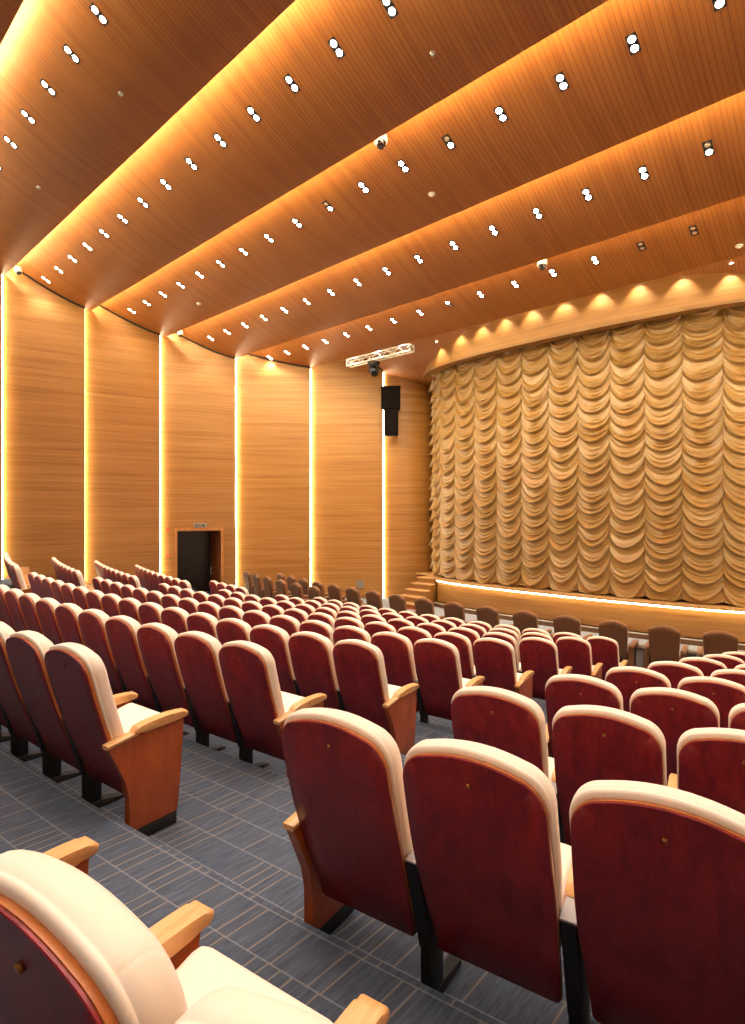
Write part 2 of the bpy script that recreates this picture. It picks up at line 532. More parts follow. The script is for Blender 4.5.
def build_side_walls():
    for flip in (False, True):
        nm = 'wall_right' if flip else 'wall_left'
        for k in range(len(J) - 1):
            a, b, d, nrm, L = panel_frame(k)
            bm = bmesh.new()
            u0 = k * 3.37
            if k == 4 and not flip:
                t0, t1 = DOOR
                ztop = H0 - .72
                panel_box(bm, a, d, nrm, 0, t0 + .05, -.2, TOPZ, .09, u0)
                panel_box(bm, a, d, nrm, t1 - .05, L, -.2, TOPZ, .09, u0)
                panel_box(bm, a, d, nrm, t0 + .05, t1 - .05, ztop, TOPZ, .09, u0)
            else:
                panel_box(bm, a, d, nrm, 0, L, -.2, TOPZ, .09, u0, flip)
            w = tag(link(nm, mesh_from(nm, bm, M['wall'])), kind='structure')
            # vertical light strip in the recess behind the previous panel's end
            bm = bmesh.new()
            zt = sec_z(min(k + 3, 8), J[k][1] + .3) - .05 if k < 7 else H0 + 5.5
            panel_box(bm, a - nrm * .02, d, -nrm, .012, .035, .0, zt, .075, 0, flip)
            link('light_strip', mesh_from('light_strip', bm, M['joint']), w)
        # the column beside the stage opening, bowed towards the hall
        p0, p1 = Vector((-14.50, 16.60, 0)), Vector((-13.42, 18.15, 0))
        ch = (p1 - p0); cd = ch.normalized(); cn = Vector((cd.y, -cd.x, 0)); Lc = ch.length
        p0 = p0 - cn * .2
        ch = p1 - p0; cd = ch.normalized(); cn = Vector((cd.y, -cd.x, 0)); Lc = ch.length
        pts = []
        for i in range(17):
            t = i / 16
            pts.append(p0 + ch * t + cn * (.24 * 4 * t * (1 - t)))
        pts += [Vector((-13.35, 18.6, 0)), Vector((-13.35, 21.0, 0))]
        acc = [0]
        for q, r in zip(pts, pts[1:]): acc.append(acc[-1] + (r - q).length)
        bm = bmesh.new()
        lo = [q + Vector((0, 0, -.2)) for q in pts]; hi = [q + Vector((0, 0, 10.0)) for q in pts]
        if flip: lo = [mir(q) for q in lo]; hi = [mir(q) for q in hi]
        sheet(bm, lo, hi, [u + 40 for u in acc], (-.2, 10.0))
        me = mesh_from('wall_front', bm, M['wall'], 40)
        w = tag(link('wall_front', me), kind='structure')
        bm = bmesh.new()
        q = p0 + cn * .02 + cd * .02
        panel_box(bm, q, cd, cn, .0, .05, 0, H0 + 5.5, .08, 0, flip)
        link('light_strip', mesh_from('light_strip', bm, M['joint']), w)
    # plain rear part of the side walls and the back wall, behind the camera
    for flip in (False, True):
        bm = bmesh.new()
        a = Vector((-20.72, -8.0, 0)); d = Vector((0, 1, 0)); nrm = Vector((-1, 0, 0))
        panel_box(bm, a, d, nrm, 0, 8.35, -.2, 14, .1, 0, flip)
        nm = 'wall_right' if flip else 'wall_left'
        tag(link(nm, mesh_from(nm, bm, M['wall'])), kind='structure')
    bm = bmesh.new()
    panel_box(bm, Vector((-21.5, -7.5, 0)), Vector((1, 0, 0)), Vector((0, -1, 0)), 0, 28.5, -.2, 14, .1)
    tag(link('wall_back', mesh_from('wall_back', bm, M['wall'])), kind='structure')
    bm = bmesh.new()
    panel_box(bm, Vector((-22, 21.2, 0)), Vector((1, 0, 0)), Vector((0, 1, 0)), 0, 29, -.2, 10, .1)
    tag(link('wall_stage', mesh_from('wall_stage', bm, M['dark'])), kind='structure')
build_side_walls()

def build_trims():
    # black strip drawn as gap shade along the panel tops, following each section's sweep
    for k in range(2, 7):
        a, b, d, nrm, L = panel_frame(k)
        bm = bmesh.new()
        A, B, C, D = [], [], [], []
        N = 20
        for i in range(N + 1):
            t = L * (.10 + .90 * i / N)
            p = a + d * t - nrm * .03
            z = sec_z(k + 3, p.y) if k + 3 <= 8 else front_z(p.y)
            if k == 6 and p.y < 14.75: z = min(z, 99)
            A.append(p + Vector((0, 0, z - .055))); B.append(p + Vector((0, 0, z + .02)))
            q = p + nrm * .035
            C.append(q + Vector((0, 0, z + .02))); D.append(q + Vector((0, 0, z - .055)))
        us = list(range(N + 1))
        sheet(bm, A, B, us, (0, 1)); sheet(bm, B, C, us, (0, 1)); sheet(bm, C, D, us, (0, 1)); sheet(bm, D, A, us, (0, 1))
        tag(link('gap_shade_strip_%d' % (k - 1), mesh_from('gap_shade_strip', bm, M['dark'])), kind='structure')
    # low skirting along the foot of the panels
    for k in range(2, 7):
        a, b, d, nrm, L = panel_frame(k)
        bm = bmesh.new()
        if k == 4:
            panel_box(bm, a - nrm * .02, d, nrm, .08, DOOR[0], -.1, .34, .03)
            panel_box(bm, a - nrm * .02, d, nrm, DOOR[1], L, -.1, .34, .03)
        else:
            panel_box(bm, a - nrm * .02, d, nrm, .08, L, -.1, .12 if k > 4 else .9, .03)
        tag(link('baseboard_left', mesh_from('baseboard_left', bm, M['stage'])), kind='structure')
build_trims()

def build_door():
    a, b, d, nrm, L = panel_frame(4)
    t0, t1 = DOOR
    zt = H0 - .60
    root = tag(empty('door_1'), kind='structure')
    bm = bmesh.new()
    fw = .10
    o = a - nrm * .05
    panel_box(bm, o, d, nrm, t0, t0 + fw, -.1, zt, .16)
    panel_box(bm, o, d, nrm, t1 - fw, t1, -.1, zt, .16)
    panel_box(bm, o, d, nrm, t0 + fw, t1 - fw, zt - fw, zt, .16)
    link('door_frame', mesh_from('door_frame', bm, M['frame']), root)
    # the lobby seen through the open doorway
    bm = bmesh.new()
    i0, i1 = t0 + fw - .02, t1 - fw + .02
    panel_box(bm, a + nrm * .09, d, nrm, i0 - .06, i0, -.1, zt, 1.9)
    panel_box(bm, a + nrm * .09, d, nrm, i1 + .5, i1 + .56, -.1, zt, 1.9)
    panel_box(bm, a + nrm * 1.9, d, nrm, i0 - .06, i1 + .56, -.1, zt, .06)
    panel_box(bm, a + nrm * .09, d, nrm, i0 - .06, i1 + .56, zt - .05, zt, 1.9)
    link('lobby', mesh_from('lobby', bm, M['darkwood']), root)
    # door leaf folded back into the lobby
    bm = bmesh.new()
    h = a + d * (i1 - .01) + nrm * .1
    dd = (nrm * cos(radians(22)) - d * sin(radians(22))).normalized()
    nn = Vector((-dd.y, dd.x, 0))
    panel_box(bm, h, dd, nn, 0, .78, .03, zt - fw - .02, .05)
    leaf = link('door_leaf', mesh_from('door_leaf', bm, plank_wood('door_leaf_wood', (.13, .035, .012), (.17, .05, .018), (.09, .022, .01), (3, 3, .8), .35, .2)), root)
    bm = bmesh.new()
    p = h + dd * .68 + nn * .09
    tube(bm, p + Vector((0, 0, .95)), p + Vector((0, 0, 1.25)), .014)
    tube(bm, p + Vector((0, 0, 1.0)), p - nn * .05 + Vector((0, 0, 1.0)), .01)
    tube(bm, p + Vector((0, 0, 1.2)), p - nn * .05 + Vector((0, 0, 1.2)), .01)
    link('handle', mesh_from('handle', bm, M['alu'], 40), leaf)
    # exit sign over the frame
    c = a + d * ((t0 + t1) / 2 + .02) - nrm * .06
    rz = math.atan2(d.y, d.x)
    s = empty('exit_sign', c + Vector((0, 0, zt + .10)), rz)
    tag(s, 'small pale exit sign with dark symbols fixed above the open doorway', 'sign')
    bm = bmesh.new(); rbox(bm, (.46, .05, .17), (0, 0, 0), .012, 2)
    link('housing', mesh_from('housing', bm, M['grey'], 40), s)
    bm = bmesh.new()
    # dark pictogram blocks and an arrow
    def blk(x, z, w, h): rbox(bm, (w, .006, h), (x, -.028, z), 0)
    blk(-.155, 0, .018, .10); blk(-.125, .04, .06, .018); blk(-.125, 0, .05, .018); blk(-.125, -.04, .06, .018)
    blk(-.05, 0, .018, .10); blk(-.02, .035, .05, .018); blk(.0, -.01, .018, .08)
    prism(bm, [(.05, -.022), (.12, -.022), (.12, -.055), (.175, 0), (.12, .055), (.12, .022), (.05, .022)], 'y', -.031, -.025)
    link('symbol', mesh_from('symbol', bm, M['dark']), s)
    # red alarm boxes beside the door
    for zz, lb in ((H0 - .64, 'small red alarm box on the wall beside the doorway, upper of two'),
                   (H0 - 1.62, 'small red alarm box on the wall beside the doorway, lower of two')):
        p = a + d * .30 - nrm * .02
        e = tag(empty('alarm_box', p + Vector((0, 0, zz)), rz), lb, 'alarm', 'red alarm boxes by the doorway')
        bm = bmesh.new(); rbox(bm, (.10, .05, .10), (0, 0, 0), .01, 2)
        link('housing', mesh_from('housing', bm, M['redp'], 40), e)
        bm = bmesh.new(); lathe(bm, [(.0, .0), (.014, .0), (.012, .010), (0, .013)], 16)
        bm.transform(Matrix.Translation((0, -.025, 0)) @ Matrix.Rotation(radians(90), 4, 'X'))
        link('button', mesh_from('button', bm, M['white'], 40), e)
    # ventilation grille low on the panel next to the stage
    a5, b5, d5, n5, L5 = panel_frame(6)
    p = a5 + d5 * 1.98 - n5 * .012
    g = tag(empty('vent_grille', p + Vector((0, 0, H0 - 2.85)), math.atan2(d5.y, d5.x)), 'small square grey grille low on the timber wall near the stage', 'vent')
    bm = bmesh.new()
    for x in (-.13, .13): rbox(bm, (.02, .03, .28), (x, 0, 0), .003, 1)
    for z in (-.13, .13): rbox(bm, (.28, .03, .02), (0, 0, z), .003, 1)
    link('frame', mesh_from('frame', bm, M['grey'], 40), g)
    bm = bmesh.new()
    for i in range(7): rbox(bm, (.25, .02, .018), (0, .004, -.10 + i * .033), .002, 1)
    rbox(bm, (.26, .006, .26), (0, .014, 0), 0)
    link('slats', mesh_from('slats', bm, M['grey'], 40), g)
build_door()

# ---------------------------------------------------------------- stage
SXA = -7.0
def lip_y(x):
    d = x - SXA
    return 15.9 + .0145 * d * d + 1.8e-5 * d ** 6
def curve_pts(x0, x1, off, n=90):
    """points on the stage curve moved back by off along its normal, and the running length"""
    out = []; acc = [0]
    for i in range(n + 1):
        x = x0 + (x1 - x0) * i / n
        s = (lip_y(x + .01) - lip_y(x - .01)) / .02
        nv = Vector((-s, 1, 0)).normalized()
        out.append(Vector((x, lip_y(x), 0)) + nv * off)
        if i: acc.append(acc[-1] + (out[-1] - out[-2]).length)
    return out, acc
LIPZ = H0 - 2.40
def band(bm, x0, x1, off0, off1, z0, z1, n=90, mat=0):
    """solid band following the stage curve"""
    f, u = curve_pts(x0, x1, off0, n); b, _ = curve_pts(x0, x1, off1, n)
    Z = lambda pts, z: [p + Vector((0, 0, z)) for p in pts]
    sheet(bm, Z(f, z0), Z(f, z1), u, (z0, z1), mat)
    sheet(bm, Z(f, z1), Z(b, z1), u, (0, off1 - off0), mat)
    sheet(bm, Z(b, z1), Z(b, z0), u, (0, z1 - z0), mat)
    sheet(bm, Z(b, z0), Z(f, z0), u, (0, off1 - off0), mat)
    lay = bm.loops.layers.uv.verify()
    for i in (0, -1):
        fc = bm.faces.new([bm.verts.new(q) for q in (f[i] + Vector((0, 0, z0)), f[i] + Vector((0, 0, z1)), b[i] + Vector((0, 0, z1)), b[i] + Vector((0, 0, z0)))])
        fc.material_index = mat
        for lp, uv in zip(fc.loops, ((0, z0), (0, z1), (.1, z1), (.1, z0))): lp[lay].uv = uv
SX0, SX1 = -11.9, -2.1 + 0.9
def build_stage():
    root = tag(empty('stage', (0, 0, 0)), 'low curved timber stage with glowing front edge under the gold curtain', 'stage', kind='structure')
    bm = bmesh.new(); band(bm, SX0 + .02, SX1, .15, .21, .16, LIPZ - .05)
    link('apron', mesh_from('apron', bm, M['stage'], 30), root)
    bm = bmesh.new(); band(bm, SX0, SX1, 0, 1.2, LIPZ - .05, LIPZ); band(bm, SX0, SX1, 0, .02, LIPZ - .06, LIPZ - .05)
    link('stage_edge', mesh_from('stage_edge', bm, M['tread'], 30), root)
    bm = bmesh.new(); band(bm, SX0 + .02, SX1, .03, .07, LIPZ - .10, LIPZ - .055)
    link('light_strip', mesh_from('light_strip', bm, M['lipled'], 30), root)
    bm = bmesh.new(); band(bm, SX0, SX1, -.04, .20, 0, .13)
    link('plinth', mesh_from('plinth', bm, M['plinth'], 30), root)
    bm = bmesh.new(); band(bm, SX0, SX1, -.045, -.015, .13, .155)
    link('plinth_rail', mesh_from('plinth_rail', bm, M['alu'], 30), root)
    bm = bmesh.new()
    rbox(bm, (14.5, 3.4, .06), (-7.4, 19.3, LIPZ - .035), 0)
    band(bm, -13.2, -.9, 1.0, 2.2, LIPZ - .06, LIPZ - .004)
    link('stage_floor', mesh_from('stage_floor', bm, M['tread']), root)
    # closing cheek at the left end, beside the steps
    bm = bmesh.new()
    panel_box(bm, Vector((SX0 + .02, lip_y(SX0) + .12, 0)), Vector((0, 1, 0)), Vector((1, 0, 0)), 0, 1.6, 0, LIPZ - .05, .06)
    link('side_cheek', mesh_from('side_cheek', bm, M['stage']), root)
    # steps up to the wing
    st = tag(empty('stage_steps', (-12.45, 15.35, 0)), 'pale timber steps climbing to the stage beside the left end of its curved front', 'steps')
    for i in range(5):
        bm = bmesh.new()
        y0 = i * .32
        h = .195 * (i + 1)
        rbox(bm, (1.05 - .06 * i, .34 + (.9 if i == 4 else 0), .04), (0, y0 + .17 + (.45 if i == 4 else 0), h - .02), .006, 1)
        link('tread', mesh_from('tread', bm, M['tread'], 40), st)
        bm = bmesh.new()
        rbox(bm, (1.01 - .06 * i, .30 + (.9 if i == 4 else 0), h - .04), (0, y0 + .18 + (.45 if i == 4 else 0), (h - .04) / 2), 0)
        link('riser', mesh_from('riser', bm, M['side'] if i == 0 else M['stage'], 40), st)
        uv = None
build_stage()

HB, HT = H0 + 5.17, H0 + 6.7
def build_header():
    root = tag(empty('wall_proscenium'), kind='structure')
    bm = bmesh.new(); band(bm, -13.3, -.72, 0, .30, HB + .05, HT, 110)
    link('header', mesh_from('header', bm, M['wall'], 30), root)
    bm = bmesh.new(); band(bm, -13.32, -.70, -.03, .33, HB, HB + .07, 110)
    link('bottom_moulding', mesh_from('bottom_moulding', bm, M['stage'], 30), root)
build_header()

def build_curtain():
    # Austrian curtain: columns of swags gathered on vertical tapes, hung behind the header
    off = .48
    xs = [-13.72 + i * .002 for i in range(6530)]
    P, S = [], [0]
    for x in xs:
        s = (lip_y(x + .01) - lip_y(x - .01)) / .02
        nv = Vector((-s, 1, 0)).normalized()
        q = Vector((x, lip_y(x), 0)) + nv * off
        if P: S.append(S[-1] + (q - P[-1][0]).length)
        P.append((q, nv))
    # anchor a tape at x = -3.89
    ia = min(range(len(P)), key=lambda i: abs(P[i][0].x + 3.89))
    W = .915
    s_anchor = S[ia]
    k0 = -int(s_anchor / W) ; s_start = s_anchor + k0 * W
    s_end = S[-1]
    ncol = int((s_end - s_start) / W)
    per = 28
    z0, z1 = LIPZ + .015, HB + .35
    NZ = 540
    rnd = random.Random(3)
    colp = [(rnd.random(), .43 * (1 + rnd.uniform(-.05, .05)), .44 * (1 + rnd.uniform(-.08, .1)), [rnd.uniform(-.10, .10) for _ in range(60)], rnd.random() * 9) for _ in range(ncol + 1)]
    bm = bmesh.new()
    lay = bm.loops.layers.uv.verify()
    import bisect
    def base(s):
        i = min(max(bisect.bisect_left(S, s), 0), len(P) - 1)
        return P[i]
    def bell(t, w0, w1):
        # rounded ridge: falls off fast underneath (w0), slowly above (w1)
        return math.exp(-(t / (w1 if t > 0 else w0)) ** 2)
    grid = []
    ss = [(c, .5 - .5 * cos(pi * k / per)) for c in range(ncol) for k in range(per)] + [(ncol - 1, 1.0)]
    for ci, f in ss:
        s = s_start + W * (ci + f)
        q, nv = base(s)
        ph0, pz, D, jit, sd = colp[ci]
        col = []
        ends = sin(pi * f)
        env = .42 + .58 * ends ** .7
        for r in range(NZ + 1):
            z = z0 + (z1 - z0) * r / NZ
            sag = D * max(0, 1 - (2 * f - 1) ** 2) ** .68 * (1 + .12 * sin(z * 2.1 + sd)) + .03 * sin(3 * f + sd + z)
            a = (z + sag) / pz + ph0
            k0 = math.floor(a)
            d = 0
            for k in (k0 - 1, k0, k0 + 1):
                j = jit[int(k) % 60]; j2 = jit[int(k + 17) % 60]; j3 = jit[int(k + 31) % 60]
                t = a - k - j - .04 * sin(4 * f + k * 2.3 + sd)
                d += (.185 + .40 * j2) * bell(t - .10, .045, .17)
                d += (.066 + .34 * j3) * bell(t - .45 - j2, .045, .11)
                d += (.034 + .20 * j2) * bell(t - .72 + j3, .04, .09)
            d += .006 * sin(2 * pi * (a * 5.3 + .5 * sin(5 * f + sd))) * (.6 + .4 * sin(a * 1.7 + sd))
            dep = d * env + .05 * ends
            top = min(1, max(0, (z1 - z) / .3))
            lift = .09 * (1 - ends ** .6) * max(0, 1 - r / 50)
            col.append((q - nv * dep * (.6 + .4 * top) + Vector((0, 0, z + lift)), (s, z)))
        grid.append([(bm.verts.new(p), uv) for p, uv in col])
    for A, B in zip(grid, grid[1:]):
        for r in range(NZ):
            f = bm.faces.new((A[r][0], B[r][0], B[r + 1][0], A[r + 1][0]))
            for lp, uv in zip(f.loops, (A[r][1], B[r][1], B[r + 1][1], A[r + 1][1])): lp[lay].uv = uv
    me = mesh_from('stage_curtain', bm, M['gold'], 180, weld=False)
    root = tag(empty('stage_curtain', (-7.0, 16.4, LIPZ)), 'gold satin swagged curtain closing the stage under the curved timber header', 'curtain')
    o = link('drape', me, root)
    o.location = (7.0, -16.4, -LIPZ)
    bm = bmesh.new(); band(bm, -13.1, -.9, .50, .56, HB + .30, HB + .36)
    o = link('curtain_rail', mesh_from('curtain_rail', bm, M['alu']), root)
    o.location = (7.0, -16.4, -LIPZ)
build_curtain()

# ---------------------------------------------------------------- theatre seats
def rounded_outline(w_bot, w_mid, w_top, z0, z1, arch, rc, n=10):
    """half outline mirrored: sides taper from the shoulders to the foot, round shoulders, arched top"""
    pts = []
    right = [(w_bot - .012, z0), (w_bot, z0 + .015)]
    zs = z1 - arch - rc
    for i in range(1, 9):
        t = i / 8
        z = z0 + .015 + (zs - z0 - .015) * t
        w = w_bot + (w_mid - w_bot) * min(1, t / .55) if t < .55 else w_mid + (w_top - w_mid) * (t - .55) / .45
        right.append((w, z))
    for i in range(1, n + 1):
        a = i / n * pi / 2 * .90
        right.append((w_top - rc + rc * cos(a), zs + rc * sin(a)))
    xe, ze = right[-1]
    for i in range(1, 6):
        x = xe * (1 - i / 6)
        right.append((x, ze + (z1 - ze) * (1 - (x / xe) ** 2)))
    right.append((0, z1))
    left = [(-x, z) for x, z in reversed(right[:-1])]
    return right + left

SEAT_H = 1.018
def recline(x, z):
    t = (SEAT_H - z) / (SEAT_H - .32)
    return -.05 + .245 * t - .02 * sin(pi * min(t, 1)) - .10 * x * x      # edges of the shell wrap slightly back->front

def seat_meshes():
    out = {}
    ol = rounded_outline(.228, .250, .246, .225, SEAT_H - .004, .022, .100)
    bm = bmesh.new()
    slab(bm, ol, [(.003, 0), (.001, .002), (.001, .007)], lambda x, z: recline(x, z), 0, None)
    out['back_panel'] = mesh_from('back_panel', bm, M['red'], 50)
    bm = bmesh.new()
    ole = rounded_outline(.2285, .2505, .2465, .225, SEAT_H - .0035, .022, .100)
    slab(bm, ole, [(.002, .007), (-.001, .009), (-.001, .026), (.003, .029)], lambda x, z: recline(x, z), 0, None)
    out['back_edge'] = mesh_from('back_edge', bm, M['edge'], 50)
    olc = rounded_outline(.232, .256, .256, .44, SEAT_H + .020, .022, .104)
    bm = bmesh.new()
    rg = [(.030, .022), (.010, .025), (.003, .032), (.001, .038), (.003, .041), (.003, .043), (0, .047), (-.001, .070), (0, .092), (.006, .108), (.018, .119), (.040, .124)]
    slab(bm, olc, rg, lambda x, z: recline(x, z), .022, None)
    out['backrest'] = mesh_from('backrest', bm, M['cream'], 60)
    bm = bmesh.new()
    R = Matrix.Rotation(radians(11), 3, 'X')
    rbox(bm, (.475, .35, .13), (0, .370, .490), .05, 4, R)
    for v in bm.verts:
        if v.co.y > .5: v.co.z -= .02 * (v.co.y - .5) / .1
    out['seat_cushion'] = mesh_from('seat_cushion', bm, M['cream'], 60)
    bm = bmesh.new()
    rbox(bm, (.44, .31, .03), (0, .385, .410), .012, 2, R)
    out['seat_pan'] = mesh_from('seat_pan', bm, M['side'], 40)
    R = Matrix.Rotation(radians(72), 3, 'X')
    bm = bmesh.new(); rbox(bm, (.475, .34, .12), (0, .265, .45), .045, 4, R)
    out['folded_cushion'] = mesh_from('seat_cushion', bm, M['cream'], 60)
    bm = bmesh.new(); rbox(bm, (.44, .32, .03), (0, .340, .43), .012, 2, R)
    out['folded_pan'] = mesh_from('seat_pan', bm, M['side'], 40)
    # armrest: arched wooden cap with rounded nose
    bm = bmesh.new()
    top = [(.215, .573), (.235, .600)]
    for i in range(0, 9):
        t = i / 8
        top.append((.25 + .29 * t, .603 + .012 * sin(pi * (t * .8 + .05)) + .004 * t))
    nose = [(.565, .612), (.580, .598), (.578, .582), (.562, .572)]
    bot = [(.50, .573), (.40, .571), (.30, .560)]
    prism(bm, top + nose + bot, 'x', -.036, .036, .010, 2)
    out['armrest'] = mesh_from('armrest', bm, M['arm'], 45)
    bm = bmesh.new()
    prism(bm, [(.055, .536), (.245, .560), (.245, .580), (.055, .556)], 'x', -.030, .030, .004, 1)
    out['rear_arm_cap'] = mesh_from('rear_arm_cap', bm, M['arm'], 45)
    # full side panel at the end of a row
    bm = bmesh.new()
    prism(bm, [(.062, .540), (.10, .47), (.165, .34), (.192, .25), (.186, .07), (.505, .07), (.525, .25), (.538, .42), (.552, .573), (.30, .563)], 'x', -.024, .024, .005, 2)
    out['side_panel'] = mesh_from('side_panel', bm, M['side'], 45)
    bm = bmesh.new()
    rbox(bm, (.042, .315, .07), (0, .345, .035), .003, 1)
    out['panel_foot'] = mesh_from('panel_foot', bm, M['black'], 45)
    # black standard between two seats
    bm = bmesh.new()
    prism(bm, [(.105, .560), (.235, .565), (.30, .25), (.212, .215)], 'x', -.026, .026, .004, 1)
    out['standard'] = mesh_from('standard', bm, M['black'], 45)
    bm = bmesh.new()
    prism(bm, [(.103, .561), (.235, .566), (.235, .572), (.103, .567)], 'x', -.027, .027, 0)
    out['top_plate'] = mesh_from('top_plate', bm, M['grey'], 45)
    bm = bmesh.new()
    prism(bm, [(.222, .565), (.222, .40), (.52, .44), (.548, .573)], 'x', -.020, .020, .004, 1)
    out['arm_board'] = mesh_from('arm_board', bm, M['side'], 45)
    bm = bmesh.new()
    rbox(bm, (.05, .11, .27), (0, .275, .135), .006, 1)
    out['leg'] = mesh_from('leg', bm, M['black'], 45)
    bm = bmesh.new()
    prism(bm, [(.13, 0), (.50, 0), (.50, .012), (.33, .045), (.21, .045), (.13, .012)], 'x', -.03, .03, .004, 1)
    out['foot'] = mesh_from('foot', bm, M['black'], 45)
    bm = bmesh.new()
    rbox(bm, (.014, .008, .014), (0, .0, SEAT_H - .085), .002, 1)
    for v in bm.verts: v.co.y += recline(0, v.co.z) - .004
    out['number_plate'] = mesh_from('number_plate', bm, plain('brass_plate', (.45, .20, .06), .4, .7), 45)
    for me in out.values():
        for v in me.vertices: v.co.z *= 1.11
    return out
SM = seat_meshes()

def kid(name, parent, dx=0.0):
    return link(name, SM[name], parent, (dx, 0, 0))

def theatre_seat(x, y, z, rz, label, group, left_end=False, right_end=False, num=False, folded=False):
    """a seat owns the arm standard on its left; the last seat of a row also owns its right-hand end panel"""
    t = tag(empty('theatre_seat', (x, y, z), rz), label, 'seat', group)
    bp = kid('back_panel', t)
    kid('back_edge', bp)
    kid('number_plate', bp) if num else None
    kid('backrest', t)
    if folded: kid('folded_cushion', t).name = 'seat_cushion'; kid('folded_pan', t).name = 'seat_pan'
    else: kid('seat_cushion', t); kid('seat_pan', t)
    def side(dx, end):
        kid('armrest', t, dx)
        if end:
            sp = kid('side_panel', t, dx)
            kid('rear_arm_cap', sp); kid('panel_foot', sp)
        else:
            s = kid('standard', t, dx)
            kid('top_plate', s); kid('arm_board', s)
            kid('leg', t, dx); kid('foot', t, dx)
    side(-.28, left_end)
    if right_end: side(.28, True)
    return t

CAMA = radians(42.2)
F = 560.0
def screen(x, y, z):
    """picture position of a point, only to leave out seats far outside the frame"""
    dd = cos(CAMA) * y - sin(CAMA) * x
    if dd < .2: return None
    return 372.5 + F * (cos(CAMA) * x + sin(CAMA) * y) / dd, 512 - F * (z - H0) / dd
def wanted(x, y, z, m=130):
    ok = False
    for dz in (0, 1.15):
        for dx in (-.3, .3):
            for dy in (0, .55):
                s = screen(x + dx, y + dy, z + dz)
                if s and -m < s[0] < 745 + m and s[1] < 1024 + 500: ok = True
    return ok

STAGE_ROW = lambda n: ordinal(LAST + 1 - n)
count = 0
for n in range(-1, LAST + 1):
    zf = row_floor(n)
    # middle block: seventeen seats between the two aisles
    if n >= 0:
        for i in range((0, 0, 1, 1, 2, 3, 4, 4)[n], 17):
            off = (i - 8) * .5625
            x, y, ph = row_place(n, off)
            if not wanted(x, y, zf): continue
            theatre_seat(x, y, zf, ph, 'red-backed cream seat, %s from the near aisle, %s row from the stage, middle block' % (ordinal(17 - i), STAGE_ROW(n)),
                         'theatre seats of the middle block', i == (0, 0, 1, 1, 2, 3, 4, 4)[n], i == 16, n <= 1)
            count += 1
    # right block: from the near aisle towards the right wall
    for i in range(7):
        off = 6.44 - (.015 if n == -1 else 0) + i * .56
        x, y, ph = row_place(n, off)
        if n == -1 and i > 2: continue
        if not wanted(x, y, zf) and not (n == -1): continue
        extra = 'red-backed cream seat, %s from the near aisle, %s row from the stage, right block' % (ordinal(i + 1), STAGE_ROW(n))
        theatre_seat(x, y - (.06 if n == -1 else 0), zf, ph, extra, 'theatre seats of the right block', i == 0, False, n <= 3, n == -1 and i == 0)
        count += 1
    # left block by the timber wall; its front rows stop short of the doorway
    if 2 <= n <= 6:
        first, many = {2: (-6.10, 9), 3: (-5.75, 9), 4: (-5.35, 10), 5: (-5.0, 10), 6: (-4.1, 4)}[n]
        for i in range(many):
            off = first - i * .56
            x, y, ph = row_place(n, off)
            if not wanted(x, y, zf): continue
            theatre_seat(x, y, zf, ph, 'red-backed cream seat, %s from the far aisle, %s row from the stage, left block' % (ordinal(i + 1), STAGE_ROW(n)),
                         'theatre seats of the left block', i == many - 1, i == 0, False)
            count += 1
print('seats', count)

# ---------------------------------------------------------------- brown armchairs in front
def armchair_meshes():
    o = {}
    ol = rounded_outline(.235, .275, .285, .30, 1.10, .06, .06, 6)
    yf = lambda x, z: .16 * (1.10 - z) / .8 - .12 * x * x
    bm = bmesh.new(); slab(bm, ol, [(.012, 0), (0, .012), (0, .03)], yf)
    o['back_shell'] = mesh_from('back_shell', bm, M['leather'], 50)
    ol2 = rounded_outline(.24, .28, .29, .42, 1.125, .06, .07, 6)
    bm = bmesh.new(); slab(bm, ol2, [(.02, .03), (0, .045), (0, .11), (.02, .14)], yf, .02)
    o['backrest'] = mesh_from('backrest', bm, M['tan'], 50)
    bm = bmesh.new(); rbox(bm, (.56, .54, .17), (0, .47, .40), .05, 3)
    o['seat_cushion'] = mesh_from('seat_cushion', bm, M['tan'], 50)
    bm = bmesh.new(); rbox(bm, (.11, .60, .09), (0, .44, .605), .035, 3)
    o['armrest'] = mesh_from('armrest', bm, M['tan'], 50)
    bm = bmesh.new(); prism(bm, [(.15, .04), (.70, .04), (.72, .565), (.13, .565)], 'x', -.05, .05, .01, 2)
    o['side_panel'] = mesh_from('side_panel', bm, M['leather'], 50)
    bm = bmesh.new(); rbox(bm, (.54, .50, .28), (0, .45, .17), .01, 1)
    o['base'] = mesh_from('base', bm, M['darkwood'], 40)
    bm = bmesh.new(); rbox(bm, (.165, .42, .03), (0, .44, .565), .008, 2)
    o['table_top'] = mesh_from('table_top', bm, M['darkwood'], 40)
    bm = bmesh.new(); rbox(bm, (.14, .05, .54), (0, .30, .28), .006, 1); rbox(bm, (.14, .05, .54), (0, .58, .28), .006, 1)
    o['table_leg'] = mesh_from('table_leg', bm, M['grey'], 40)
    bm = bmesh.new(); rbox(bm, (.16, .40, .02), (0, .44, .01), .004, 1)
    o['table_base'] = mesh_from('table_base', bm, M['grey'], 40)
    return o
AM = armchair_meshes()
def armchair(x, y, z, rz, label, group):
    t = tag(empty('armchair', (x, y, z), rz), label, 'armchair', group)
    link('back_shell', AM['back_shell'], t); link('backrest', AM['backrest'], t); link('seat_cushion', AM['seat_cushion'], t); link('base', AM['base'], t)
    for s in (-.335, .335):
        link('armrest', AM['armrest'], t, (s, 0, 0)); link('side_panel', AM['side_panel'], t, (s, 0, 0))
def side_table(x, y, z, rz, label, group):
    t = tag(empty('side_table', (x, y, z), rz), label, 'side table', group)
    link('table_top', AM['table_top'], t); link('leg', AM['table_leg'], t); link('base', AM['table_base'], t)

